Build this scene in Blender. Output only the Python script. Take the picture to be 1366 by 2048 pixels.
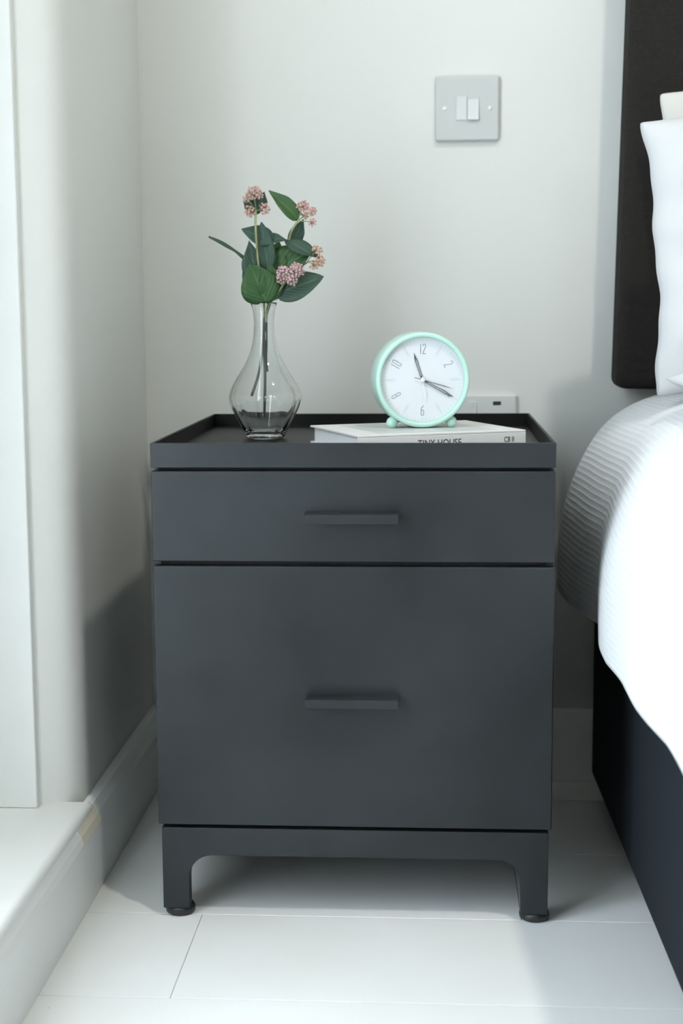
import bpy, bmesh, math, random
import numpy as np
from mathutils import Vector, Matrix

for o in list(bpy.data.objects):
    bpy.data.objects.remove(o, do_unlink=True)
scene = bpy.context.scene
C = scene.collection
random.seed(7)

# ------------------------------------------------------------------ camera
CAM = Vector((0.27496, -2.09505, 0.66682))
YAW, PITCH, ROLL = 0.06364, 0.13354, -0.00628
F = Vector((-math.sin(YAW) * math.cos(PITCH), math.cos(YAW) * math.cos(PITCH), -math.sin(PITCH)))
R0 = Vector((math.cos(YAW), math.sin(YAW), 0))
U0 = R0.cross(F)
Rv = math.cos(ROLL) * R0 + math.sin(ROLL) * U0
Uv = -math.sin(ROLL) * R0 + math.cos(ROLL) * U0
cd = bpy.data.cameras.new('camera')
cam = bpy.data.objects.new('camera', cd)
C.objects.link(cam)
m = Matrix((Rv, Uv, -F)).transposed().to_4x4()
m.translation = CAM
cam.matrix_world = m
cd.sensor_fit = 'VERTICAL'
cd.sensor_height = 36
cd.sensor_width = 24
cd.lens = 52.489
cd.clip_start = 0.02
cd.dof.use_dof = True
cd.dof.focus_distance = 1.66
cd.dof.aperture_fstop = 5.6
scene.camera = cam

# ------------------------------------------------------------------ world, lights, exposure
world = bpy.data.worlds.new('sky')
scene.world = world
world.use_nodes = True
bg = world.node_tree.nodes['Background']
bg.inputs['Color'].default_value = (0.83, 0.93, 1.02, 1)
bg.inputs['Strength'].default_value = 8.6

vs = scene.view_settings
vs.view_transform = 'Standard'
vs.look = 'None'
vs.gamma = 1
vs.use_curve_mapping = False
vs.exposure = 0.0


def area(name, loc, target, sx, sy, power=0.0, color=(1, 1, 1), portal=False, shape='RECTANGLE', spread=180):
    ld = bpy.data.lights.new(name, 'AREA')
    ld.shape = shape
    ld.size = sx
    if shape == 'RECTANGLE':
        ld.size_y = sy
    ld.energy = power
    ld.color = color
    ld.spread = math.radians(spread)
    if portal:
        ld.cycles.is_portal = True
    o = bpy.data.objects.new(name, ld)
    C.objects.link(o)
    o.location = loc
    d = Vector(target) - Vector(loc)
    o.rotation_euler = d.to_track_quat('-Z', 'Y').to_euler()
    return o


# room extents
XL, XR, YB, YF, ZC = -0.1343, 2.7, 0.0, -4.2, 2.70
WY0, WY1, WZ0, WZ1 = -1.78, -0.435, 0.106, 2.15          # window in the left wall
SPY0 = -.465
VX0, VX1, VZ0, VZ1 = 1.5, 2.1, 1.2, 2.0                # window in the wall behind the camera
area('daylight_left', (XL - .25, (WY0 + SPY0) / 2, (WZ0 + WZ1) / 2), (1, (WY0 + SPY0) / 2, (WZ0 + WZ1) / 2), WZ1 - WZ0, SPY0 - WY0, portal=True)
area('daylight_behind', ((VX0 + VX1) / 2, YF - .13, (VZ0 + VZ1) / 2), ((VX0 + VX1) / 2, 0, (VZ0 + VZ1) / 2), VX1 - VX0, VZ1 - VZ0, portal=True)
area('ceiling_downlight', (1.0, -1.61, 2.68), (1.0, -1.61, 0), .12, .12, power=24, color=(1.0, .94, .85), shape='DISK', spread=180)


# ------------------------------------------------------------------ materials
def new_mat(name):
    mt = bpy.data.materials.new(name)
    mt.use_nodes = True
    nt = mt.node_tree
    return mt, nt, nt.nodes['Principled BSDF']


def rgb(h):
    def f(c):
        c /= 255
        return c / 12.92 if c <= .04045 else ((c + .055) / 1.055) ** 2.4
    return tuple(f(int(h[i:i + 2], 16)) for i in (0, 2, 4)) + (1,)


def mat(name, col, rough=.5, metal=0., noise=None, bump=None, coords='Object', spec=.5, col2=None, sheen=0.):
    """procedural material: base colour broken up by noise (scale, detail) and fine bump (scale, strength, distance)"""
    mt, nt, b = new_mat(name)
    b.inputs['Roughness'].default_value = rough
    b.inputs['Metallic'].default_value = metal
    b.inputs['Specular IOR Level'].default_value = spec
    if sheen:
        b.inputs['Sheen Weight'].default_value = sheen
    tc = nt.nodes.new('ShaderNodeTexCoord')
    c2 = col2 or tuple(min(1, c * .93) for c in col[:3]) + (1,)
    nz = nt.nodes.new('ShaderNodeTexNoise')
    s, d = noise or (6, 4)
    nz.inputs['Scale'].default_value = s
    nz.inputs['Detail'].default_value = d
    nt.links.new(tc.outputs[coords], nz.inputs['Vector'])
    rp = nt.nodes.new('ShaderNodeValToRGB')
    rp.color_ramp.elements[0].position = .3
    rp.color_ramp.elements[1].position = .7
    rp.color_ramp.elements[0].color = c2
    rp.color_ramp.elements[1].color = col
    nt.links.new(nz.outputs['Fac'], rp.inputs['Fac'])
    nt.links.new(rp.outputs['Color'], b.inputs['Base Color'])
    if bump:
        n2 = nt.nodes.new('ShaderNodeTexNoise')
        n2.inputs['Scale'].default_value = bump[0]
        n2.inputs['Detail'].default_value = 5
        nt.links.new(tc.outputs[coords], n2.inputs['Vector'])
        bp = nt.nodes.new('ShaderNodeBump')
        bp.inputs['Strength'].default_value = bump[1]
        bp.inputs['Distance'].default_value = bump[2]
        nt.links.new(n2.outputs['Fac'], bp.inputs['Height'])
        nt.links.new(bp.outputs['Normal'], b.inputs['Normal'])
    return mt


def weave_mat(name, col, col2, freq, strength, rough=.9, axes=('X', 'Z'), dist=.001, sheen=.2):
    """woven cloth: two crossed wave bands give bump and a slight thread colour change"""
    mt, nt, b = new_mat(name)
    b.inputs['Roughness'].default_value = rough
    b.inputs['Specular IOR Level'].default_value = .2
    b.inputs['Sheen Weight'].default_value = sheen
    tc = nt.nodes.new('ShaderNodeTexCoord')
    outs = []
    for ax in axes:
        w = nt.nodes.new('ShaderNodeTexWave')
        w.wave_type = 'BANDS'
        w.bands_direction = ax
        w.inputs['Scale'].default_value = freq
        w.inputs['Distortion'].default_value = .15 if axes == ('X', 'Y') else .5
        w.inputs['Detail'].default_value = 2
        nt.links.new(tc.outputs['UV' if axes == ('X', 'Y') else 'Object'], w.inputs['Vector'])
        outs.append(w.outputs['Fac'])
    mx = nt.nodes.new('ShaderNodeMath')
    mx.operation = 'MAXIMUM' if axes == ('X', 'Y') else 'MULTIPLY'
    nt.links.new(outs[0], mx.inputs[0])
    nt.links.new(outs[1], mx.inputs[1])
    nz = nt.nodes.new('ShaderNodeTexNoise')
    nz.inputs['Scale'].default_value = 180
    nt.links.new(tc.outputs['Object'], nz.inputs['Vector'])
    ad = nt.nodes.new('ShaderNodeMath')
    ad.operation = 'MULTIPLY_ADD'
    ad.inputs[1].default_value = .5
    nt.links.new(nz.outputs['Fac'], ad.inputs[0])
    nt.links.new(mx.outputs[0], ad.inputs[2])
    rp = nt.nodes.new('ShaderNodeValToRGB')
    rp.color_ramp.elements[0].color = col2
    rp.color_ramp.elements[1].color = col
    nt.links.new(ad.outputs[0], rp.inputs['Fac'])
    nt.links.new(rp.outputs['Color'], b.inputs['Base Color'])
    bp = nt.nodes.new('ShaderNodeBump')
    bp.inputs['Strength'].default_value = strength
    bp.inputs['Distance'].default_value = dist
    nt.links.new(ad.outputs[0], bp.inputs['Height'])
    nt.links.new(bp.outputs['Normal'], b.inputs['Normal'])
    return mt


M = {}
M['wall'] = mat('wall_paint', (.735, .745, .71, 1), .75, col2=(.72, .73, .695, 1), noise=(2, 3), bump=(140, .06, .001), spec=.25)
M['ceiling'] = mat('ceiling_paint', (.78, .79, .78, 1), .9, spec=.2)
M['grey'] = mat('grey_wall_paint', (.40, .41, .42, 1), .8, spec=.2)  # for the unseen front wall, grey picked to cut bounced light
M['trim'] = mat('gloss_white_paint', (.80, .82, .80, 1), .38, col2=(.77, .79, .765, 1), noise=(9, 5), bump=(40, .05, .001))
M['filler'] = mat('old_cream_filler', (.70, .66, .54, 1), .8, noise=(60, 5), bump=(160, .3, .001))
M['plank'] = mat('painted_plank', (.86, .875, .865, 1), .33, col2=(.81, .82, .79, 1), noise=(5, 8), bump=(60, .06, .001))
# scuffs and paint specks on the boards
pm, pt = M['plank'], M['plank'].node_tree
pb = pt.nodes['Principled BSDF']
ptc = pt.nodes.new('ShaderNodeTexCoord')
pn = pt.nodes.new('ShaderNodeTexNoise')
pn.inputs['Scale'].default_value = 34
pn.inputs['Detail'].default_value = 3
pt.links.new(ptc.outputs['Object'], pn.inputs['Vector'])
pr = pt.nodes.new('ShaderNodeValToRGB')
pr.color_ramp.elements[0].position = .735
pr.color_ramp.elements[1].position = .78
pt.links.new(pn.outputs['Fac'], pr.inputs['Fac'])
px_ = pt.nodes.new('ShaderNodeMix')
px_.data_type = 'RGBA'
px_.inputs['B'].default_value = (.30, .27, .22, 1)
pt.links.new(pb.inputs['Base Color'].links[0].from_socket, px_.inputs['A'])
pt.links.new(pr.outputs['Color'], px_.inputs['Factor'])
pt.links.new(px_.outputs['Result'], pb.inputs['Base Color'])
M['joint'] = mat('floor_joint', (.55, .55, .50, 1), .8)
M['steel'] = mat('patinated_steel', (.037, .0418, .045, 1), .36, .35, spec=.3, noise=(7, 3), col2=(.024, .0265, .0285, 1), bump=(220, .05, .0005))
M['steel_shade'] = mat('shaded_steel', (.008, .008, .008, 1), .45, 0., spec=.25, noise=(7, 6), col2=(.005, .005, .005, 1))  # cabinet steel darkened, shade and dark reflection inside the tray put into its colour
M['gap'] = mat('carcass_black', (.008, .008, .009, 1), .7)
M['foot'] = mat('scuffed_rubber', (.022, .023, .024, 1), .45, noise=(120, 5), col2=(.012, .012, .012, 1), bump=(160, .3, .001))
M['switch'] = mat('switch_plastic', (.58, .60, .585, 1), .35, col2=(.57, .59, .575, 1))
M['rocker'] = mat('rocker_plastic', (.70, .72, .71, 1), .3, col2=(.69, .71, .70, 1))
M['screwcap'] = mat('screw_cap_plastic', (.80, .82, .81, 1), .4)
M['port'] = mat('black_port', (.02, .02, .02, 1), .5)
M['mint'] = mat('mint_enamel', (.49, .73, .635, 1), .3, col2=(.475, .715, .62, 1))
M['dial'] = mat('dial_white', (.71, .735, .76, 1), .5, col2=(.70, .725, .75, 1))
M['ink'] = mat('numeral_ink', (.10, .11, .12, 1), .5)
M['tick'] = mat('tick_ink', (.50, .53, .55, 1), .5)
M['hand'] = mat('hand_dark', (.06, .07, .08, 1), .4)
M['handfill'] = mat('hand_inlay', (.42, .45, .47, 1), .5)
M['white'] = mat('white_lacquer', (.86, .87, .88, 1), .35)
M['cover'] = mat('book_cover', (.74, .73, .715, 1), .45, col2=(.72, .71, .70, 1), noise=(20, 4))
M['photo'] = mat('cover_print', (.50, .53, .52, 1), .45, col2=(.64, .64, .62, 1), noise=(14, 6))
M['print'] = mat('spine_print', (.05, .05, .05, 1), .6)
M['stem'] = mat('green_stem', (.34, .38, .17, 1), .6, noise=(60, 4), col2=(.20, .19, .10, 1))
M['wirestem'] = mat('dark_wire_stem', (.07, .075, .06, 1), .5)
M['navy'] = weave_mat('divan_fabric', (.021, .027, .036, 1), (.009, .012, .017, 1), 150, .4, sheen=0)
M['headboard'] = weave_mat('headboard_fabric', (.032, .029, .026, 1), (.011, .010, .009, 1), 130, .6, sheen=0)
M['pillow'] = mat('white_cotton', (.61, .62, .63, 1), .85, col2=(.59, .60, .61, 1), bump=(26, .25, .006), spec=.15)
M['cream'] = mat('ivory_cotton', (.64, .63, .595, 1), .85, col2=(.62, .61, .575, 1), bump=(26, .25, .006), spec=.15)
M['bedspread'] = weave_mat('waffle_cotton', (.76, .78, .795, 1), (.70, .72, .735, 1), 1.0, .32, axes=('X', 'Y'), dist=.004)
M['mattress'] = mat('mattress_ticking', (.8, .8, .8, 1), .9)


def leaf_mat(name, c1, c2):
    mt, nt, b = new_mat(name)
    b.inputs['Roughness'].default_value = .5
    b.inputs['Specular IOR Level'].default_value = .35
    tc = nt.nodes.new('ShaderNodeTexCoord')
    sp = nt.nodes.new('ShaderNodeSeparateXYZ')
    nt.links.new(tc.outputs['UV'], sp.inputs[0])
    # side veins: waves along the leaf, skewed by distance from the midrib
    a = nt.nodes.new('ShaderNodeMath'); a.operation = 'SUBTRACT'; a.inputs[1].default_value = .5
    nt.links.new(sp.outputs[0], a.inputs[0])
    ab = nt.nodes.new('ShaderNodeMath'); ab.operation = 'ABSOLUTE'
    nt.links.new(a.outputs[0], ab.inputs[0])
    sk = nt.nodes.new('ShaderNodeMath'); sk.operation = 'SUBTRACT'
    nt.links.new(sp.outputs[1], sk.inputs[0]); nt.links.new(ab.outputs[0], sk.inputs[1])
    fr = nt.nodes.new('ShaderNodeMath'); fr.operation = 'MULTIPLY'; fr.inputs[1].default_value = 50
    nt.links.new(sk.outputs[0], fr.inputs[0])
    sn = nt.nodes.new('ShaderNodeMath'); sn.operation = 'SINE'
    nt.links.new(fr.outputs[0], sn.inputs[0])
    mid = nt.nodes.new('ShaderNodeMath'); mid.operation = 'LESS_THAN'; mid.inputs[1].default_value = .035
    nt.links.new(ab.outputs[0], mid.inputs[0])
    nz = nt.nodes.new('ShaderNodeTexNoise'); nz.inputs['Scale'].default_value = 30
    nt.links.new(tc.outputs['Object'], nz.inputs['Vector'])
    mx = nt.nodes.new('ShaderNodeMix'); mx.data_type = 'RGBA'
    mx.inputs['A'].default_value = c1; mx.inputs['B'].default_value = c2
    nt.links.new(nz.outputs['Fac'], mx.inputs['Factor'])
    m2 = nt.nodes.new('ShaderNodeMix'); m2.data_type = 'RGBA'
    m2.inputs['B'].default_value = tuple(min(1, c * 1.35) for c in c2[:3]) + (1,)
    nt.links.new(mx.outputs['Result'], m2.inputs['A'])
    nt.links.new(mid.outputs[0], m2.inputs['Factor'])
    nt.links.new(m2.outputs['Result'], b.inputs['Base Color'])
    bp = nt.nodes.new('ShaderNodeBump'); bp.inputs['Strength'].default_value = .25; bp.inputs['Distance'].default_value = .0006
    nt.links.new(sn.outputs[0], bp.inputs['Height'])
    nt.links.new(bp.outputs['Normal'], b.inputs['Normal'])
    return mt


M['leaf'] = leaf_mat('leaf_green', (.030, .085, .030, 1), (.050, .115, .036, 1))
M['leaf_blue'] = leaf_mat('leaf_blue_green', (.028, .062, .045, 1), (.045, .090, .060, 1))
M['pink'] = mat('pink_petal', (.82, .54, .50, 1), .7, noise=(220, 3), col2=(.62, .36, .34, 1))
M['mauve'] = mat('mauve_petal', (.86, .64, .66, 1), .7, noise=(220, 3), col2=(.60, .36, .40, 1))
M['peach'] = mat('peach_petal', (.82, .56, .44, 1), .7, noise=(220, 3), col2=(.62, .38, .28, 1))

mt, nt, b = new_mat('clear_glass')
b.inputs['Base Color'].default_value = (.97, .99, .985, 1)
b.inputs['Roughness'].default_value = 0.0
b.inputs['Transmission Weight'].default_value = 1
b.inputs['IOR'].default_value = 1.47
M['glass'] = mt


def thin_glass(name):
    mt, nt, b = new_mat(name)
    nt.nodes.remove(b)
    out = nt.nodes['Material Output']
    tr = nt.nodes.new('ShaderNodeBsdfTransparent')
    gl = nt.nodes.new('ShaderNodeBsdfGlossy')
    gl.inputs['Roughness'].default_value = .02
    mx = nt.nodes.new('ShaderNodeMixShader')
    mx.inputs[0].default_value = .035
    nt.links.new(tr.outputs[0], mx.inputs[1])
    nt.links.new(gl.outputs[0], mx.inputs[2])
    nt.links.new(mx.outputs[0], out.inputs['Surface'])
    return mt


M['pane'] = thin_glass('pane_glass')


# ------------------------------------------------------------------ mesh helpers
def box(bm, x0, x1, y0, y1, z0, z1):
    vs_ = [bm.verts.new((x, y, z)) for x in (x0, x1) for y in (y0, y1) for z in (z0, z1)]
    for f in ((0, 1, 3, 2), (4, 6, 7, 5), (0, 4, 5, 1), (2, 3, 7, 6), (0, 2, 6, 4), (1, 5, 7, 3)):
        bm.faces.new([vs_[i] for i in f])
    return vs_


def prism(bm, pts, fn, a, c):
    """extrude the closed outline pts; fn(p, t) gives the 3-D point"""
    v0 = [bm.verts.new(fn(p, a)) for p in pts]
    v1 = [bm.verts.new(fn(p, c)) for p in pts]
    n = len(pts)
    bm.faces.new(v0)
    bm.faces.new(v1[::-1])
    for i in range(n):
        bm.faces.new((v0[i], v1[i], v1[(i + 1) % n], v0[(i + 1) % n]))


def lathe(bm, prof, n=48, fn=None, close=False, axis=None):
    """revolve (r, z) pairs about Z; fn(theta, r, z) may change r"""
    rings = []
    for r, z in prof:
        if r < 1e-6:
            rings.append([bm.verts.new((0, 0, z))])
        else:
            ring = []
            for i in range(n):
                t = 2 * math.pi * i / n
                rr = fn(t, r, z) if fn else r
                ring.append(bm.verts.new((rr * math.cos(t), rr * math.sin(t), z)))
            rings.append(ring)
    pairs = list(zip(rings[:-1], rings[1:]))
    if close:
        pairs.append((rings[-1], rings[0]))
    for a, c in pairs:
        for i in range(n):
            j = (i + 1) % n
            if len(a) == 1 and len(c) == 1:
                continue
            if len(a) == 1:
                bm.faces.new((a[0], c[j], c[i]))
            elif len(c) == 1:
                bm.faces.new((a[i], a[j], c[0]))
            else:
                bm.faces.new((a[i], a[j], c[j], c[i]))


def tube(bm, pts, rad, n=8):
    pts = [Vector(p) for p in pts]
    rads = rad if isinstance(rad, (list, tuple)) else [rad] * len(pts)
    rings = []
    ref = Vector((0.3, .9, .2))
    for i, p in enumerate(pts):
        d = (pts[min(i + 1, len(pts) - 1)] - pts[max(i - 1, 0)]).normalized()
        a = d.cross(ref)
        if a.length < 1e-4:
            a = d.cross(Vector((1, 0, 0)))
        a.normalize()
        c = d.cross(a)
        rings.append([bm.verts.new(p + rads[i] * (math.cos(2 * math.pi * k / n) * a + math.sin(2 * math.pi * k / n) * c)) for k in range(n)])
    for a, c in zip(rings[:-1], rings[1:]):
        for k in range(n):
            bm.faces.new((a[k], a[(k + 1) % n], c[(k + 1) % n], c[k]))
    bm.faces.new(rings[0][::-1])
    bm.faces.new(rings[-1])


def smooth_path(pts, n=8):
    """Catmull-Rom through pts"""
    P = [Vector(p) for p in pts]
    P = [2 * P[0] - P[1]] + P + [2 * P[-1] - P[-2]]
    out = []
    for i in range(1, len(P) - 2):
        for k in range(n):
            t = k / n
            a, b_, c, d = P[i - 1:i + 3]
            out.append(.5 * ((2 * b_) + (c - a) * t + (2 * a - 5 * b_ + 4 * c - d) * t * t + (3 * b_ - a - 3 * c + d) * t ** 3))
    out.append(P[-2])
    return out


def obj(name, bm, material, parent=None, bevel=0., seg=2, smooth=False, loc=None):
    bmesh.ops.recalc_face_normals(bm, faces=bm.faces[:])
    me = bpy.data.meshes.new(name)
    bm.to_mesh(me)
    bm.free()
    me.materials.append(M[material] if isinstance(material, str) else material)
    o = bpy.data.objects.new(name, me)
    C.objects.link(o)
    if parent:
        o.parent = parent
        if parent.get('category') == 'flower':
            o.matrix_parent_inverse = Matrix.Translation(parent.location).inverted()
    if loc:
        o.location = loc
    if smooth or bevel:
        for p in me.polygons:
            p.use_smooth = True
    if bevel:
        md = o.modifiers.new('bevel', 'BEVEL')
        md.width = bevel
        md.segments = seg
        md.limit_method = 'ANGLE'
        md.angle_limit = math.radians(35)
        md.harden_normals = True
    return o


def bx(name, dims, material, parent=None, bevel=0., **k):
    bm = bmesh.new()
    box(bm, *dims)
    return obj(name, bm, material, parent, bevel, **k)


def thing(name, label, cat, loc=(0, 0, 0), group=None):
    o = bpy.data.objects.new(name, None)
    C.objects.link(o)
    o.empty_display_size = .05
    o.location = loc
    o['label'] = label
    o['category'] = cat
    if group:
        o['group'] = group
    return o


def tag(o, label, cat, group=None):
    o['label'] = label
    o['category'] = cat
    if group:
        o['group'] = group
    return o


def struct(o, label):
    o['kind'] = 'structure'
    o['label'] = label
    o['category'] = o.name.split('_')[0]
    return o


# ------------------------------------------------------------------ room shell
TH, SPY = .26, -.463
struct(bx('wall_back', (XL - TH, XR + .1, YB, YB + .12, -.05, ZC + .05), 'wall'), 'plain white painted wall behind the bedside cabinet')
bm = bmesh.new()
cor = smooth_path([(XL, WY1 + .05, 0), (XL, WY1 + .028, 0), (XL - .003, WY1 + .010, 0), (XL - .011, WY1 - .006, 0), (XL - .024, WY1 - .0175, 0), (-.1783, SPY, 0)], 6)
prism(bm, [(XL - TH, YB), (XL, YB)] + [(c.x, c.y) for c in cor] + [(XL - TH, SPY)], lambda p, t: (p[0], p[1], t), -.05, ZC + .05)
box(bm, XL - TH, XL, YF, WY0, -.05, ZC + .05)
box(bm, XL - TH, XL, WY0, SPY, -.05, WZ0 - .014)
box(bm, XL - TH, XL, WY0, WY1, WZ1, ZC + .05)
wl = obj('wall_left', bm, 'wall', smooth=True)
wl.modifiers.new('edges', 'EDGE_SPLIT').split_angle = math.radians(30)
struct(wl, 'white painted side wall ending in a window reveal at left')
struct(bx('wall_right', (XR, XR + .12, YF, YB, -.05, ZC + .05), 'wall'), 'white painted wall on the far side of the room')
bm = bmesh.new()
box(bm, XL - TH, VX0, YF - .2, YF, -.05, ZC + .05)
box(bm, VX1, XR + .1, YF - .2, YF, -.05, ZC + .05)
box(bm, VX0, VX1, YF - .2, YF, -.05, VZ0)
box(bm, VX0, VX1, YF - .2, YF, VZ1, ZC + .05)
struct(obj('wall_front', bm, 'grey'), 'grey painted wall with a window facing the bed')
struct(bx('ceiling', (XL - TH, XR + .1, YF - .2, YB + .1, ZC, ZC + .1), 'ceiling'), 'white ceiling above the bedroom')

# floor: base board plus one object for each painted plank
floor = struct(bx('floor', (XL - TH, XR + .1, YF - .2, YB + .1, -.06, -.018), 'joint'), 'white painted wide plank floor')
rows = []
y = -.513 + .206 * 3
while y > YF:
    rows.append((y - .206, y))
    y -= .206
for k, (y0, y1) in enumerate(rows):
    if y0 > 0:
        continue
    y1 = min(y1, .01)
    if abs(y1 + .513) < .01:
        js = [.0155]
    elif abs(y1 + .307) < .01:
        js = [.3705]
    else:
        js = [random.choice((.62, .8, .95, 1.1)) + random.uniform(0, .02)]
    while js[-1] < XR:
        js.append(js[-1] + 1.45)
    xs = [XL - .02] + [j for j in js if j > XL + .03 and j < XR - .1] + [XR]
    for x0, x1 in zip(xs[:-1], xs[1:]):
        dz = random.uniform(-.0004, .0)
        bx('plank', (x0 + .00025, x1 - .00025, y0 + .0006, y1 - .0006, -.018, dz), 'plank', floor, .0006, seg=1)

# skirting boards: bevelled top edge
SK = [(0, 0), (.0193, 0), (.0193, .080), (.0165, .088), (.010, .099), (.006, .102), (0, .102)]
bm = bmesh.new()
prism(bm, SK, lambda p, t: (t, -p[0] * .75, p[1]), XL, XR)
struct(obj('baseboard_back', bm, 'trim'), 'white skirting board along the back wall')
bm = bmesh.new()
prism(bm, SK, lambda p, t: (XL + p[0], t, p[1]), YF, YB)
bl = struct(obj('baseboard_left', bm, 'trim'), 'white skirting board running along the left wall under the sill')
bm = bmesh.new()
prism(bm, [(.0199, .079), (.0171, .0883), (.0105, .0993), (.0062, .1025), (.005, .1005), (.0095, .0975), (.016, .087), (.0185, .080)], lambda p, t: (XL + p[0], t, p[1]), -.520, -.437)
obj('filler_patch', bm, 'filler', bl)['label'] = 'chipped cream paint on the skirting end'

# window sill board with rounded nosing
bm = bmesh.new()
pts = [(XL - TH + .03, .092), (XL - TH + .03, WZ0)]
for i in range(9):
    a = math.pi / 2 - math.pi * i / 8
    pts.append((-.1300 + .0085 * math.cos(a), .099 + .007 * math.sin(a)))
prism(bm, pts, lambda p, t: (p[0], t, p[1]), WY0 - .03, -.4475)
struct(obj('trim_1', bm, 'trim', bevel=.002), 'glossy white low window sill with rounded front edge')
struct(bx('trim_2', (XL - TH + .08, -.1785, SPY - .012, SPY, WZ0, WZ1), 'trim', bevel=.002), 'white upright casing strip on the window reveal')
struct(bx('trim_3', (XL - TH + .08, -.1785, WY0, WY0 + .014, WZ0, WZ1), 'trim', bevel=.002), 'white casing strip on the near side of the window reveal')


def window(name, label, fn, a0, a1, z0, z1, d0, d1, light_block=0.):
    """fn(a, d, z): a along the wall, d through the wall"""
    w = thing(name, label, 'window')
    w['kind'] = 'structure'

    def bar(nm, a_, c_, e_, f_, mtl, dd=(d0, d1)):
        bm = bmesh.new()
        p, q = fn(a_, dd[0], e_), fn(c_, dd[1], f_)
        box(bm, min(p[0], q[0]), max(p[0], q[0]), min(p[1], q[1]), max(p[1], q[1]), e_, f_)
        return obj(nm, bm, mtl, w, .003 if mtl == 'trim' else 0)
    t = .055
    if light_block:
        bar('side_panel', a1 - light_block, a1, z0, z1, 'trim')  # unseen solid panel, added to keep window light off the casing strip
        a1 -= light_block
    bar('frame_rail', a0, a1, z0, z0 + t, 'trim')
    bar('frame_rail', a0, a1, z1 - t, z1, 'trim')
    bar('frame_stile', a0, a0 + t, z0 + t, z1 - t, 'trim')
    bar('frame_stile', a1 - t, a1, z0 + t, z1 - t, 'trim')
    mid = (a0 + a1) / 2
    bar('mullion', mid - t / 2, mid + t / 2, z0 + t, z1 - t, 'trim')
    dm = (d0 + d1) / 2
    bar('pane', a0 + t, mid - t / 2, z0 + t, z1 - t, 'pane', (dm - .002, dm + .002))
    bar('pane', mid + t / 2, a1 - t, z0 + t, z1 - t, 'pane', (dm - .002, dm + .002))
    return w


window('window_1', 'white framed window above the low sill at left', lambda a, d, z: (d, a, z), WY0 + .015, SPY - .002, WZ0, WZ1, XL - TH + .02, XL - TH + .08, light_block=.40)
window('window_2', 'white framed window in the wall facing the bed', lambda a, d, z: (a, d, z), VX0, VX1, VZ0, VZ1, YF - .12, YF - .06)

# ------------------------------------------------------------------ light switch
sx, sz = .3165, .9387
t = thing('light_switch', 'square white light switch with two rockers on the back wall', 'light switch', (sx, 0, sz))
bx('plate', (-.043, .043, -.0085, 0, -.043, .043), 'switch', t, .003, seg=3)
bx('surround', (-.0165, .0165, -.0092, -.008, -.0168, .0168), 'switch', t, .0006)


def rocker(x0, x1, tilt):
    bm = bmesh.new()
    v = box(bm, x0, x1, -.0112, -.008, -.0155, .0155)
    for q in v:
        if q.co.y < -.01:
            q.co.y -= tilt * (q.co.z / .0155)
    return obj('rocker', bm, 'rocker', t, .0009)


rocker(-.0152, -.0006, .0012)
rocker(.0006, .0152, -.0026)
for s in (-.0305, .0305):
    bm = bmesh.new()
    lathe(bm, [(0, .0012), (.0026, .0010), (.0032, 0), (.0032, -.001)], 20)
    for v in bm.verts:
        v.co = Vector((s + v.co.x, -.0085 - v.co.z, v.co.y))
    obj('screw_cap', bm, 'screwcap', t, smooth=True)

# socket plate
t = thing('wall_socket', 'white socket plate with black charging port low behind the clock', 'socket', (.3135, 0, .508))
bx('plate', (-.0735, .0735, -.0085, 0, -.043, .043), 'rocker', t, .003, seg=3)
bx('charging_port', (.0405, .0515, -.0092, -.008, .0285, .0335), 'port', t, .0004)
bx('charging_port', (.0405, .0515, -.0092, -.008, .006, .011), 'port', t, .0004)
bx('rocker', (.008, .018, -.0105, -.008, .014, .033), 'rocker', t, .0006)
bx('indicator', (.0110, .0150, -.0109, -.0100, .026, .0275), 'filler', t)
bx('rocker', (-.062, -.052, -.0105, -.008, .014, .033), 'rocker', t, .0006)

# ------------------------------------------------------------------ bedside cabinet
x0, x1, y0, y1 = -.0295, .4011, -.5241, -.0646
H, H1, H2, H3 = .529, .5024, .3985, .103
ns = thing('bedside_cabinet', 'dark grey metal bedside cabinet with tray top and two drawers', 'cabinet', ((x0 + x1) / 2, (y0 + y1) / 2, 0))


def local(o):
    """parts are built in room coordinates; keep them in place under their thing"""
    o.matrix_parent_inverse = Matrix.Translation(o.parent.location).inverted()
    return o


def bxl(name, dims, material, parent, bevel=0., **k):
    o = bx(name, dims, material, parent, bevel, **k)
    loc = parent.location if parent.type == 'EMPTY' else parent.parent.location
    if parent.type == 'EMPTY':
        o.matrix_parent_inverse = Matrix.Translation(parent.location).inverted()
    return o


# tray: floor and four thin upstands
bm = bmesh.new()
tk = .0032
box(bm, x0 + tk, x1 - tk, y0 + tk, y1 - tk, H1, .512)
tray = local(obj('tray', bm, 'steel_shade', ns, .0012))
for d, rm in (((x0, x1, y0, y0 + tk, H1, H), 'steel'), ((x0, x1, y1 - tk, y1, H1, H), 'steel_shade'), ((x0, x0 + tk, y0 + tk, y1 - tk, H1, H), 'steel_shade'), ((x1 - tk, x1, y0 + tk, y1 - tk, H1, H), 'steel_shade')):
    bx('tray_rim', d, rm, tray, .0009)
# carcass, set back so that the joints read as dark gaps
local(bx('carcass', (x0 + .006, x1 - .006, y0 + .014, y1 + .004, H3, H1), 'gap', ns))
for nm, xa, xb in (('side_panel', x0, x0 + .008), ('side_panel', x1 - .008, x1)):
    local(bx(nm, (xa, xb, y0 + .012, y1, H3 + .004, H1 - .0035), 'steel', ns, .001))
local(bx('back_panel', (x0 + .002, x1 - .002, y1 - .002, y1 + .004, H3, H1 - .003), 'steel', ns))


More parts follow.
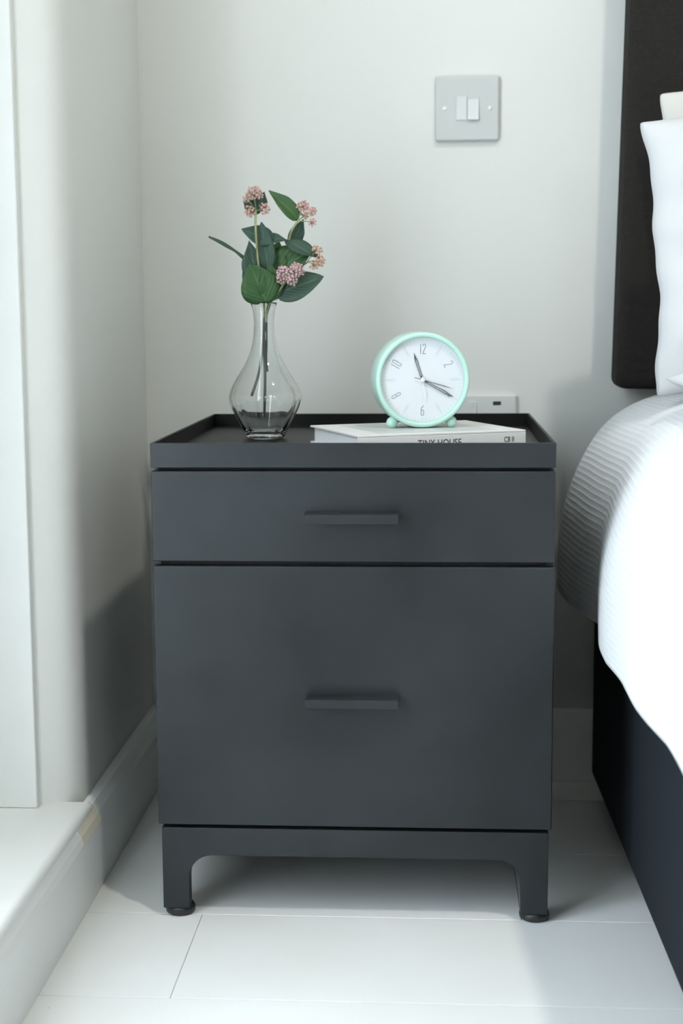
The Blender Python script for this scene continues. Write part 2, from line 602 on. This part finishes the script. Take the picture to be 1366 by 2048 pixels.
def drawer(za, zb, hz0, hz1):
    d = local(bx('drawer', (x0, x1, y0, y0 + .014, za, zb), 'steel', ns, .0014))
    # folded lip handle: top plate sticking out, turned down at the front
    bm = bmesh.new()
    hx0, hx1 = .1362, .2358
    pts = [(y0 + .001, hz1 - .0016), (y0 + .001, hz1), (y0 - .0205, hz1), (y0 - .0220, hz1 - .001), (y0 - .0220, hz0), (y0 - .0204, hz0), (y0 - .0204, hz1 - .0016)]
    prism(bm, pts, lambda p, q: (q, p[0], p[1]), hx0, hx1)
    obj('handle', bm, 'steel', d, .0004)
    return d


drawer(H2 + .0028, H1 - .0035, .4452, .4558)
drawer(H3 + .0042, H2 - .0022, .2462, .2560)

# base frame: arched apron on four sides with rounded inner corners and legs
zt, za, zf = H3, .0715, .010
lw, rc = .0295, .026


def arch(u0, u1):
    p = [(u0, zf), (u0, zt), (u1, zt), (u1, zf), (u1 - lw, zf)]
    for i in range(9):
        a = math.pi / 2 * i / 8
        p.append((u1 - lw - rc + rc * math.cos(a), za - rc + rc * math.sin(a)))
    for i in range(9):
        a = math.pi / 2 + math.pi / 2 * i / 8
        p.append((u0 + lw + rc + rc * math.cos(a), za - rc + rc * math.sin(a)))
    p.append((u0 + lw, zf))
    return p


xa, xb = x0 + .003, x1 - .003
for nm, f_, u0, u1, c0, c1 in (('base_frame', 0, xa, xb, y0 + .002, y0 + .018), ('base_frame', 0, xa, xb, y1 - .018, y1 - .002),
                               ('base_frame', 1, y0 + .018, y1 - .018, xa, xa + .016), ('base_frame', 1, y0 + .018, y1 - .018, xb - .016, xb)):
    bm = bmesh.new()
    if f_ == 0:
        prism(bm, arch(u0, u1), lambda p, q: (p[0], q, p[1]), c0, c1)
    else:
        pts = [(p[0], p[1]) for p in arch(u0 - .016, u1 + .016)]
        pts = [(min(max(a, u0), u1), c) for a, c in pts]
        prism(bm, pts, lambda p, q: (q, p[0], p[1]), c0, c1)
    local(obj(nm, bm, 'steel', ns, .0008))
for cx_, cy_ in ((xa + .0165, y0 + .018), (xb - .0135, y0 + .018), (xa + .0165, y1 - .018), (xb - .0135, y1 - .018)):
    bm = bmesh.new()
    lathe(bm, [(0, 0), (.0135, 0), (.0162, .002), (.0167, .006), (.0155, .0095), (.0125, .011), (.011, .020), (0, .020)], 28)
    o = local(obj('foot', bm, 'foot', ns, smooth=True))
    o.location = (cx_, cy_, 0)

# ------------------------------------------------------------------ book
FL = Vector((.1907, -.4837, 0)); FR = Vector((.3763, -.4043, 0)); BL = Vector((.1461, -.3253, 0))
ang = math.atan2(FR.y - FL.y, FR.x - FL.x)
BWd, BDp, BZ0, BZ1 = (FR - FL).length, (BL - FL).length, .5122, .5333
bk = thing('book', 'white hardback book lying flat under the mint alarm clock', 'book', (FL.x, FL.y, BZ0))
bk.rotation_euler = (0, 0, ang)
hb = BZ1 - BZ0
bm = bmesh.new()
box(bm, .0, BWd, 0, BDp, hb - .0024, hb)
box(bm, .0, BWd, 0, BDp, 0, .0024)
box(bm, 0, BWd, 0, .0024, .0024, hb - .0024)
obj('cover', bm, 'cover', bk, .0007)
bx('page_block', (.004, BWd - .004, .0024, BDp - .005, .0024, hb - .0024), 'pages' if 'pages' in M else 'white', bk)
bx('cover_picture', (.030, BWd - .030, .012, BDp - .016, hb - .0005, hb + .00015), 'photo', bk)


def text_mesh(name, body, size, material, parent, loc, rot, extrude=.0001, align='LEFT', sx_=1.0):
    cu = bpy.data.curves.new(name, 'FONT')
    cu.body = body
    cu.size = size
    cu.extrude = extrude
    cu.align_x = align
    tmp = bpy.data.objects.new(name + '_curve', cu)
    me = bpy.data.meshes.new_from_object(tmp)
    bpy.data.objects.remove(tmp)
    bpy.data.curves.remove(cu)
    me.materials.clear()
    me.materials.append(M[material])
    o = bpy.data.objects.new(name, me)
    C.objects.link(o)
    o.parent = parent
    o.location = loc
    o.rotation_euler = rot
    o.scale = (sx_, 1, 1)
    return o


text_mesh('spine_title', 'TINY HOUSE', .0112, 'print', bk, (.0700, -.0002, .0062), (math.pi / 2, 0, 0), sx_=.82)
text_mesh('spine_logo', 'C8 II', .0085, 'print', bk, (.1745, -.0002, .0083), (math.pi / 2, 0, 0), sx_=.75)

# ------------------------------------------------------------------ alarm clock (built facing -Y, then turned)
CC = Vector((.2603, -.383, .5886))
ck = thing('alarm_clock', 'round mint green alarm clock with white dial on the book', 'clock', (CC.x, CC.y, BZ1))
ck.rotation_euler = (0, 0, math.radians(11))
cz = CC.z - BZ1
RC = .0545


def face_on(bm, dy=0):
    """turn a shape built round Z so that +Z points to the viewer (-Y)"""
    for v in bm.verts:
        v.co = Vector((v.co.x, -v.co.z + dy, v.co.y + cz))


bm = bmesh.new()
lathe(bm, [(0, -.046), (RC - .006, -.046), (RC - .002, -.0445), (RC, -.041), (RC, -.002), (RC - .0006, .0005), (RC - .002, .0016),
           (RC - .0042, .0016), (RC - .0056, .0004), (RC - .006, -.0015), (RC - .006, -.006), (0, -.006)], 96)
face_on(bm)
obj('case', bm, 'mint', ck, smooth=False)
for p in ck.children[0].data.polygons:
    p.use_smooth = len(p.vertices) == 4
md = ck.children[0].modifiers.new('edges', 'EDGE_SPLIT'); md.split_angle = math.radians(50)
bm = bmesh.new()
lathe(bm, [(0, -.0055), (RC - .0061, -.0055), (RC - .0061, -.0065), (0, -.0065)], 72)
face_on(bm)
dial = obj('dial', bm, 'dial', ck)


def strip(bm, a, c, w, z):
    a, c = Vector((a[0], a[1], 0)), Vector((c[0], c[1], 0))
    d = (c - a).normalized()
    n = Vector((-d.y, d.x, 0)) * w / 2
    a = a - d * w * .4
    c = c + d * w * .4
    lo = [bm.verts.new(q + Vector((0, 0, z))) for q in (a - n, c - n, c + n, a + n)]
    hi = [bm.verts.new(q + Vector((0, 0, z + .00012))) for q in (a - n, c - n, c + n, a + n)]
    bm.faces.new(hi)
    for i in range(4):
        bm.faces.new((lo[i], lo[(i + 1) % 4], hi[(i + 1) % 4], hi[i]))


ZD = -.0055
bm = bmesh.new()
for i in range(60):
    a = math.radians(6 * i)
    d = (math.sin(a), math.cos(a))
    r0_ = .0435 if i % 5 else (.034 if (i // 5) % 2 else .0435)
    strip(bm, (d[0] * r0_, d[1] * r0_), (d[0] * .0468, d[1] * .0468), .00022 if i % 5 else .00035, ZD)
for h in (1, 3, 5, 7, 9, 11):
    a = math.radians(30 * h)
    for off in (-.03, .03):
        d = (math.sin(a + off), math.cos(a + off))
        strip(bm, (d[0] * .031, d[1] * .031), (d[0] * .043, d[1] * .043), .00022, ZD)
face_on(bm)
obj('minute_marks', bm, 'tick', ck)
# thin condensed numerals as poly-lines in a 1 x 2 cell
GL = {'1': [[(.5, 0), (.5, 2)]], '2': [[(0, 1.6), (0, 1.85), (.2, 2), (.8, 2), (1, 1.85), (1, 1.4), (0, .25), (0, 0), (1, 0)]],
      '4': [[(.8, 0), (.8, 2), (0, .6), (1, .6)]], '6': [[(.9, 2), (.1, 1.5), (0, 1.1), (0, .2), (.2, 0), (.8, 0), (1, .2), (1, .9), (.8, 1.1), (0, 1.1)]],
      '8': [[(.2, 0), (.8, 0), (1, .2), (1, .85), (.8, 1.05), (.2, 1.05), (0, .85), (0, .2), (.2, 0)], [(.2, 1.05), (0, 1.2), (0, 1.8), (.2, 2), (.8, 2), (1, 1.8), (1, 1.2), (.8, 1.05)]],
      '0': [[(.2, 0), (.8, 0), (1, .2), (1, 1.8), (.8, 2), (.2, 2), (0, 1.8), (0, .2), (.2, 0)]]}
for word, hour in (('12', 12), ('2', 2), ('4', 4), ('6', 6), ('8', 8), ('10', 10)):
    bm = bmesh.new()
    a = math.radians(30 * hour)
    cen = Vector((math.sin(a), math.cos(a))) * .0352
    rot_ = a if hour in (12, 2, 10) else a + math.pi
    ex = Vector((math.cos(rot_), -math.sin(rot_)))
    ey = Vector((math.sin(rot_), math.cos(rot_)))
    hh, ww, gap = .0108, .0030, .0014
    tot = len(word) * ww + (len(word) - 1) * gap
    for q, chh in enumerate(word):
        for line in GL[chh]:
            L = [cen + ex * (-tot / 2 + q * (ww + gap) + px * ww) + ey * ((py / 2 - .5) * hh) for px, py in line]
            for a_, c_ in zip(L[:-1], L[1:]):
                strip(bm, a_, c_, .00052, ZD + .0001)
    face_on(bm)
    obj('numeral', bm, 'ink', ck)


def hand(deg, length, w, tail, z, material, inlay=True):
    bm = bmesh.new()
    a = math.radians(deg)
    d = Vector((math.sin(a), math.cos(a)))
    n = Vector((d.y, -d.x))
    pts = [d * -tail - n * w * .35, d * -tail + n * w * .35, d * length * .35 + n * w * .42, d * length * .72 + n * w * .5, d * length, d * length * .72 - n * w * .5, d * length * .35 - n * w * .42]
    prism(bm, pts, lambda p, q: (p[0], p[1], q), z, z + .0005)
    face_on(bm)
    o = obj('hand', bm, material, ck)
    if inlay:
        bm = bmesh.new()
        w2 = w * .42
        pts = [d * length * .16 - n * w2 * .35, d * length * .16 + n * w2 * .35, d * length * .70 + n * w2 * .5, d * length * .80, d * length * .70 - n * w2 * .5]
        prism(bm, pts, lambda p, q: (p[0], p[1], q), z + .0004, z + .0006)
        face_on(bm)
        obj('inlay', bm, 'handfill', o)
    return o


hand(-18.5, .0325, .0030, .003, ZD + .0009, 'hand')['label'] = 'short dark hour hand'
hand(119.5, .0420, .0030, .003, ZD + .0016, 'hand')['label'] = 'long dark minute hand'
hand(106.5, .0375, .0010, .0098, ZD + .0023, 'hand', False)['label'] = 'thin alarm hand'
hand(173.0, .0240, .0007, .004, ZD + .0030, 'white', False)['label'] = 'thin white second hand'
bm = bmesh.new()
lathe(bm, [(0, ZD + .0048), (.0018, ZD + .0046), (.0025, ZD + .004), (.0026, ZD)], 24)
face_on(bm)
obj('hub_cap', bm, 'white', ck, smooth=True)
bm = bmesh.new()
lathe(bm, [(0, -.0006), (RC - .0062, -.0012)], 64)
face_on(bm)
obj('lens', bm, 'pane', ck, smooth=True)
for s, yy in ((-1, .010), (1, .010), (0, .040)):
    bm = bmesh.new()
    bmesh.ops.create_uvsphere(bm, u_segments=24, v_segments=16, radius=.0066)
    px, pz = (s * .0345, .0066) if s else (0, .0)
    if s == 0:
        for v in bm.verts:
            v.co *= .5
        pz = .0033
        yy = .044
    bmesh.ops.translate(bm, verts=bm.verts, vec=(px, yy, pz))
    if s:
        d = Vector((-px, 0, cz - pz)).normalized()
        a_ = Vector((px, yy, pz))
        tube(bm, [a_, a_ + d * .012], .0028, 12)
    obj('foot', bm, 'mint', ck, smooth=True)

# ------------------------------------------------------------------ vase
VX, VY, VZ = .0652, -.268, .5122
OUT = [(.0, .0), (.0205, .0), (.0232, .0015), (.0262, .008), (.0345, .0245), (.0405, .036), (.0440, .0455), (.0447, .0515), (.0425, .0600),
       (.0370, .0705), (.0300, .0815), (.0235, .0920), (.0180, .1040), (.0145, .1170), (.0126, .1310), (.0124, .1450), (.0134, .1560), (.0158, .1640), (.0166, .1662)]
INN = [(.0150, .1662), (.0121, .1560), (.0109, .1450), (.0110, .1310), (.0128, .1170), (.0162, .1040), (.0217, .0920), (.0281, .0815), (.0350, .0705), (.0404, .0600),
       (.0425, .0515), (.0418, .0455), (.0384, .036), (.0323, .0245), (.0235, .0105), (.0190, .0075), (0, .0082)]


def flute(t_, r, z):
    k = max(0, min(1, (.095 - z) / .05)) * max(0, min(1, z / .012))
    return r * (1 + .016 * k * math.cos(12 * t_))


bm = bmesh.new()
lathe(bm, OUT + INN, 96, flute)
o = obj('bud_vase', bm, 'glass', smooth=True, loc=(VX, VY, VZ))
md = o.modifiers.new('sub', 'SUBSURF'); md.levels = 1; md.render_levels = 1
tag(o, 'clear glass bulb vase with slender neck on the cabinet tray', 'vase')

# ------------------------------------------------------------------ flower sprigs
SC = 1632.


def fp(u, v, d=0.):
    """a point of the bouquet: sideways and up measured from the vase foot (528, 878), d toward the viewer"""
    return Vector((VX + (u - 529.5) / SC * (1 - d / 1.85), VY - d, VZ + (878 - v) / SC * (1 - d / 1.85)))


def leaf(parent, base, tip, width, nrm, fold=.25, curl=.12, tipness=1.0, material='leaf'):
    base, tip = Vector(base), Vector(tip)
    ax = tip - base
    L = ax.length
    ax.normalize()
    n = Vector(nrm)
    n = (n - ax * n.dot(ax)).normalized()
    sd = ax.cross(n)
    bm = bmesh.new()
    uv = bm.loops.layers.uv.new('UVMap')
    nl, nw = 14, 6
    g = []
    for i in range(nl + 1):
        s = i / nl
        w = width * (math.sin(math.pi * s ** .72) ** .75) * (1 - .55 * tipness * max(0, s - .6) / .4) + .0004
        row = []
        for j in range(nw + 1):
            q = 2 * j / nw - 1
            p = base + ax * (L * s) + sd * (q * w / 2) + n * (abs(q) * w * fold * .5 - curl * L * (s - .2) ** 2 + .02 * L * math.sin(7 * s + 2 * q))
            row.append((bm.verts.new(p), (j / nw, s)))
        g.append(row)
    for i in range(nl):
        for j in range(nw):
            c = [g[i][j], g[i][j + 1], g[i + 1][j + 1], g[i + 1][j]]
            f = bm.faces.new([k[0] for k in c])
            for lp, k in zip(f.loops, c):
                lp[uv].uv = k[1]
    o = obj('leaf', bm, material, parent, smooth=True)
    md = o.modifiers.new('thick', 'SOLIDIFY')
    md.thickness = .0005
    return o


def cluster(parent, root, spots, material, seed):
    """an umbel: short stalks from root to little starry florets"""
    rnd = random.Random(seed)
    bm = bmesh.new()
    bs = bmesh.new()
    for cen, r, n in spots:
        cen = Vector(cen)
        tube(bs, [root, cen - (cen - Vector(root)).normalized() * r * .3], .0006, 5)
        for i in range(n):
            a = math.acos(1 - 1.7 * (i + .5) / n)
            ph = i * 2.39996
            up = (cen - Vector(root)).normalized()
            s1 = up.orthogonal().normalized()
            s2 = up.cross(s1)
            d = (up * math.cos(a) + s1 * math.sin(a) * math.cos(ph) + s2 * math.sin(a) * math.sin(ph))
            p = cen + d * r * rnd.uniform(.72, 1.05)
            tube(bs, [cen - up * r * .35, p], .00028, 3)
            t1 = d.orthogonal().normalized()
            t2 = d.cross(t1)
            sz_ = rnd.uniform(.0021, .0030)
            o0 = rnd.uniform(0, 6)
            cv = bm.verts.new(p - d * sz_ * .35)
            ring = []
            for k in range(10):
                rr = sz_ if k % 2 == 0 else sz_ * .45
                h = sz_ * (.35 if k % 2 == 0 else .0)
                t_ = o0 + 2 * math.pi * k / 10
                ring.append(bm.verts.new(p + (t1 * math.cos(t_) + t2 * math.sin(t_)) * rr + d * h))
            for k in range(10):
                bm.faces.new((cv, ring[k], ring[(k + 1) % 10]))
            bud = bmesh.ops.create_icosphere(bm, subdivisions=1, radius=sz_ * .42)
            bmesh.ops.translate(bm, verts=bud['verts'], vec=p + d * sz_ * .3)
    o = obj('flower_head', bm, material, parent)
    obj('flower_stalk', bs, 'stem', o)
    return o


def sprig(label, group, path, wire, rad=.0013):
    s = thing('flower_sprig', label, 'flower', tuple(wire[-1]), group)
    bm = bmesh.new()
    tube(bm, smooth_path(path), rad, 8)
    obj('stem', bm, 'stem', s, smooth=True)
    bm = bmesh.new()
    tube(bm, smooth_path(wire), rad * 1.35, 8)
    obj('wire_stem', bm, 'wirestem', s, smooth=True)
    return s


G = 'artificial flowers in the glass vase'
# tall left sprig
s1 = sprig('tall left sprig with loose pale pink flower head in the vase', G,
           [fp(517, 428, .006), fp(519, 465, .018), fp(523, 530, .016), fp(530, 600, .004), fp(531, 640)], [fp(531, 636), fp(527, 690), fp(519, 745, .004), fp(505, 792, .010)])
cluster(s1, fp(517, 428), [(fp(514, 395, .004), .0100, 46), (fp(506, 428, .010), .0062, 22), (fp(534, 423, .004), .0062, 22), (fp(499, 404, -.002), .0045, 12)], 'pink', 1)
leaf(s1, fp(524, 432, -.004), fp(488, 408, -.012), .019, (.1, -1, .2), material='leaf_blue')
leaf(s1, fp(518, 430, -.006), fp(532, 392, -.010), .017, (.2, -1, .1), material='leaf_blue')
leaf(s1, fp(552, 486, .006), fp(489, 461, .010), .024, (.1, -1, .25), curl=.05, tipness=.7, material='leaf_blue')
leaf(s1, fp(541, 545, .010), fp(529, 448, .010), .023, (.3, -1, .1), curl=.02, tipness=.2, material='leaf_blue')
leaf(s1, fp(530, 480, .004), fp(580, 483, .006), .013, (.1, -1, .5), material='leaf_blue')
leaf(s1, fp(500, 530, -.005), fp(426, 471, .0), .0085, (-.62, -.2, .8), fold=.5, curl=.14, material='leaf_blue')
leaf(s1, fp(520, 572, .004), fp(502, 484, .008), .029, (-.1, -1, .1), material='leaf_blue')
leaf(s1, fp(531, 598, -.012), fp(488, 512, -.012), .032, (-.3, -1, .1), material='leaf_blue')
# upper right sprig
s2 = sprig('upper right sprig with small peach pink flower heads and curled leaf', G,
           [fp(601, 446), fp(586, 470), fp(574, 510, -.006), fp(552, 570, -.006), fp(536, 620), fp(533, 650)], [fp(533, 646), fp(530, 700, .002), fp(531, 760, .004), fp(528, 834, .004)])
cluster(s2, fp(600, 448), [(fp(609, 420, .002), .0066, 26), (fp(627, 430, .002), .0055, 20), (fp(628, 450, .004), .0045, 13), (fp(612, 438, -.004), .0045, 10)], 'pink', 2)
leaf(s2, fp(600, 447), fp(547, 385, .006), .022, (.55, -1, .35), fold=.35, curl=.16)
leaf(s2, fp(583, 500, -.012), fp(608, 446, -.014), .018, (.1, -1, 0), material='leaf_blue')
leaf(s2, fp(572, 486, .0), fp(650, 520, .004), .020, (.1, -.8, .7), material='leaf_blue')
leaf(s2, fp(536, 556, -.002), fp(628, 500, .002), .044, (.05, -1, .45), tipness=.6)
leaf(s2, fp(541, 560, .002), fp(560, 487, -.006), .034, (.05, -1, .25), tipness=.6)
# low right sprig
s3 = sprig('low front sprig with full mauve pink flower head and broad leaves', G,
           [fp(578, 560, .014), fp(565, 580, .014), fp(545, 606, .006), fp(536, 630), fp(534, 650)], [fp(534, 646), fp(533, 690, -.003), fp(532, 720, -.003), fp(534, 745, -.002)])
cluster(s3, fp(572, 566, .012), [(fp(576, 547, .022), .0085, 48), (fp(600, 541, .020), .0085, 46), (fp(590, 560, .024), .0065, 26), (fp(569, 557, .022), .0055, 18)], 'mauve', 3)
cluster(s3, fp(618, 526, .004), [(fp(637, 505, .002), .0058, 18), (fp(643, 526, .006), .0062, 22), (fp(632, 533, .006), .0055, 14)], 'peach', 4)
bm = bmesh.new()
tube(bm, smooth_path([fp(566, 578, .012), fp(595, 545, .004), fp(622, 526, .004)]), .0009, 6)
obj('stem', bm, 'stem', s3, smooth=True)
leaf(s3, fp(538, 607, .012), fp(508, 528, .026), .047, (-.05, -1, .25), fold=.10, tipness=.15, curl=.05)
leaf(s3, fp(545, 604, .010), fp(549, 530, .022), .030, (.25, -1, .2), fold=.15, tipness=.3, curl=.05)
leaf(s3, fp(553, 592, .006), fp(650, 553, .010), .036, (-.05, -1, .35), fold=.2, tipness=.0, material='leaf_blue')

# ------------------------------------------------------------------ bed
BA = math.radians(1.27)
bed = thing('bed', 'upholstered dark divan bed base with tall charcoal headboard', 'bed', (.4885, -.095, 0))
bed.rotation_euler = (0, 0, BA)
bw, blen = 1.40, 1.95
bx('base', (0, bw, -blen, 0, .035, .325), 'navy', bed, .008, seg=3)
for fx in (.10, bw - .1):
    for fy in (-.12, -blen + .12):
        bm = bmesh.new()
        lathe(bm, [(0, 0), (.020, 0), (.022, .004), (.018, .02), (.012, .035), (0, .035)], 20)
        o = obj('foot', bm, 'foot', bed, smooth=True)
        o.location = (fx, fy, 0)
hbd = bx('headboard', (.0, bw - .03, -.0, .07, 0, .66), 'headboard', bed, .014, seg=4)
hbd.location = (.0245, .004, .5625)
hbd.rotation_euler = (0, math.radians(1.15), -BA)
for s in (.12, bw - .15):
    bx('strut', (s, s + .05, .012, .040, .10, .60), 'gap', bed)
mo = bx('mattress', (.012, bw - .012, -blen + .01, -.004, .327, .535), 'mattress', None, .04, seg=4)
mo.location = bed.location
mo.rotation_euler = bed.rotation_euler
tag(mo, 'white mattress on the divan base hidden under the bedspread', 'mattress')

# bedspread: cross-section swept along the bed
PR = [(1.15, .566), (.95, .568), (.80, .567), (.70, .566), (.63, .5645), (.585, .561), (.555, .5545), (.525, .541), (.50, .522), (.480, .497), (.464, .467), (.452, .437), (.443, .405), (.438, .37), (.436, .335), (.436, .300)]
path = [Vector((a, c, 0)) for a, c in PR]
fine = smooth_path(path, 6)
arc = [0]
for a, c in zip(fine[:-1], fine[1:]):
    arc.append(arc[-1] + (c - a).length)
HEM = [(-.10, -.001), (-.13, .000), (-.24, .013), (-.36, .024), (-.46, .022), (-.56, .019), (-.68, .023), (-.76, .029), (-.84, .034), (-.96, .032), (-1.2, .036), (-1.6, .04), (-2.06, .045)]


def hemx(y):
    return float(np.interp(-y, [-h[0] for h in HEM], [h[1] for h in HEM]))


bm = bmesh.new()
uv = bm.loops.layers.uv.new('UVMap')
NY = 240
rowsv = []
rnd = random.Random(4)
ph = [rnd.uniform(0, 6) for _ in range(8)]
for i in range(NY + 1):
    y = -.105 - (1.95) * i / NY
    row = []
    for k, p in enumerate(fine):
        s = arc[k]
        tt = s / arc[-1]
        side = max(0, min(1, (tt - .45) / .55))
        dx = hemx(y) * side ** .7
        wr = .004 * math.sin(9 * y + 3 * s + ph[0]) * side + .003 * math.sin(23 * y - 4 * s + ph[1]) * side ** 2 + .0006 * math.sin(41 * y + 9 * s + ph[2])
        z = p.y + .003 * math.sin(6 * y + 7 * p.x + ph[3]) * (1 - side) + (.004 * math.sin(8.3 * y + ph[4]) + .002 * math.sin(19 * y + ph[5])) * max(0, side - .7) / .3
        row.append((bm.verts.new((p.x + dx + wr, y, z)), (s, y)))
    rowsv.append(row)
for a, c in zip(rowsv[:-1], rowsv[1:]):
    for k in range(len(fine) - 1):
        q = (a[k], a[k + 1], c[k + 1], c[k])
        f = bm.faces.new([w[0] for w in q])
        for lp, w in zip(f.loops, q):
            lp[uv].uv = (w[1][0] * 42, w[1][1] * 42)
# far half of the cover, mirrored about the middle of the bed
mid = 1.15
geo = bmesh.ops.duplicate(bm, geom=bm.verts[:] + bm.edges[:] + bm.faces[:])
for v in [g for g in geo['geom'] if isinstance(g, bmesh.types.BMVert)]:
    v.co.x = 2 * mid - v.co.x
bmesh.ops.remove_doubles(bm, verts=bm.verts[:], dist=.0004)
sp_ = obj('bedspread', bm, 'bedspread', smooth=True)
md = sp_.modifiers.new('thick', 'SOLIDIFY')
md.thickness = .010
md.offset = -1
tag(sp_, 'white waffle textured bedspread hanging over the side of the bed', 'bedspread')


def pillow(name, label, material, loc, w, h, th, rot, seed, pinch=.10):
    rnd = random.Random(seed)
    p = [rnd.uniform(0, 6.28) for _ in range(10)]
    bm = bmesh.new()
    N = 36
    sides = []
    for sgn in (1, -1):
        g = []
        for i in range(N + 1):
            row = []
            for j in range(N + 1):
                u, v = 2 * i / N - 1, 2 * j / N - 1
                x = u * w / 2 * (1 - pinch * (1 - v * v) * abs(u) ** 2)
                z = v * h / 2 * (1 - pinch * 1.2 * (1 - u * u) * abs(v) ** 2)
                e = max(0, (1 - u ** 4)) ** .55 * max(0, (1 - v ** 4)) ** .55
                wr = .006 * math.sin(11 * u + 5 * v + p[0]) * e + .004 * math.sin(17 * v - 9 * u + p[1]) * e + .004 * math.sin(30 * u + 4 * v + p[2]) * (1 - abs(v)) * e
                y = sgn * (th / 2 * e + wr)
                edge = (1 - e)
                x += .0025 * math.sin(7 * v + p[3]) * edge + .0012 * math.sin(19 * v + p[5]) * edge
                z += .004 * math.sin(12 * u + p[4]) * edge
                row.append(bm.verts.new((x, y, z)))
            g.append(row)
        for i in range(N):
            for j in range(N):
                q = (g[i][j], g[i + 1][j], g[i + 1][j + 1], g[i][j + 1])
                bm.faces.new(q if sgn < 0 else q[::-1])
        sides.append(g)
    bmesh.ops.remove_doubles(bm, verts=bm.verts[:], dist=.0002)
    o = obj(name, bm, material, smooth=True, loc=loc)
    o.rotation_euler = rot
    md = o.modifiers.new('sub', 'SUBSURF'); md.levels = 1; md.render_levels = 1
    return tag(o, label, 'pillow')


pillow('pillow', 'white pillow propped upright in front of the ivory one', 'pillow', (.850, -.275, .747), .66, .335, .11, (math.radians(-9), math.radians(-3.0), 0), 3, .03)
pillow('pillow', 'ivory pillow standing behind the white one against the headboard', 'cream', (.881, -.155, .766), .66, .365, .07, (math.radians(-2), math.radians(-1.2), 0), 5, .05)
pillow('pillow', 'white pillow lying flat in front of the upright one', 'pillow', (.850, -.470, .581), .64, .21, .035, (math.radians(-86), 0, math.radians(-1)), 8, .03)
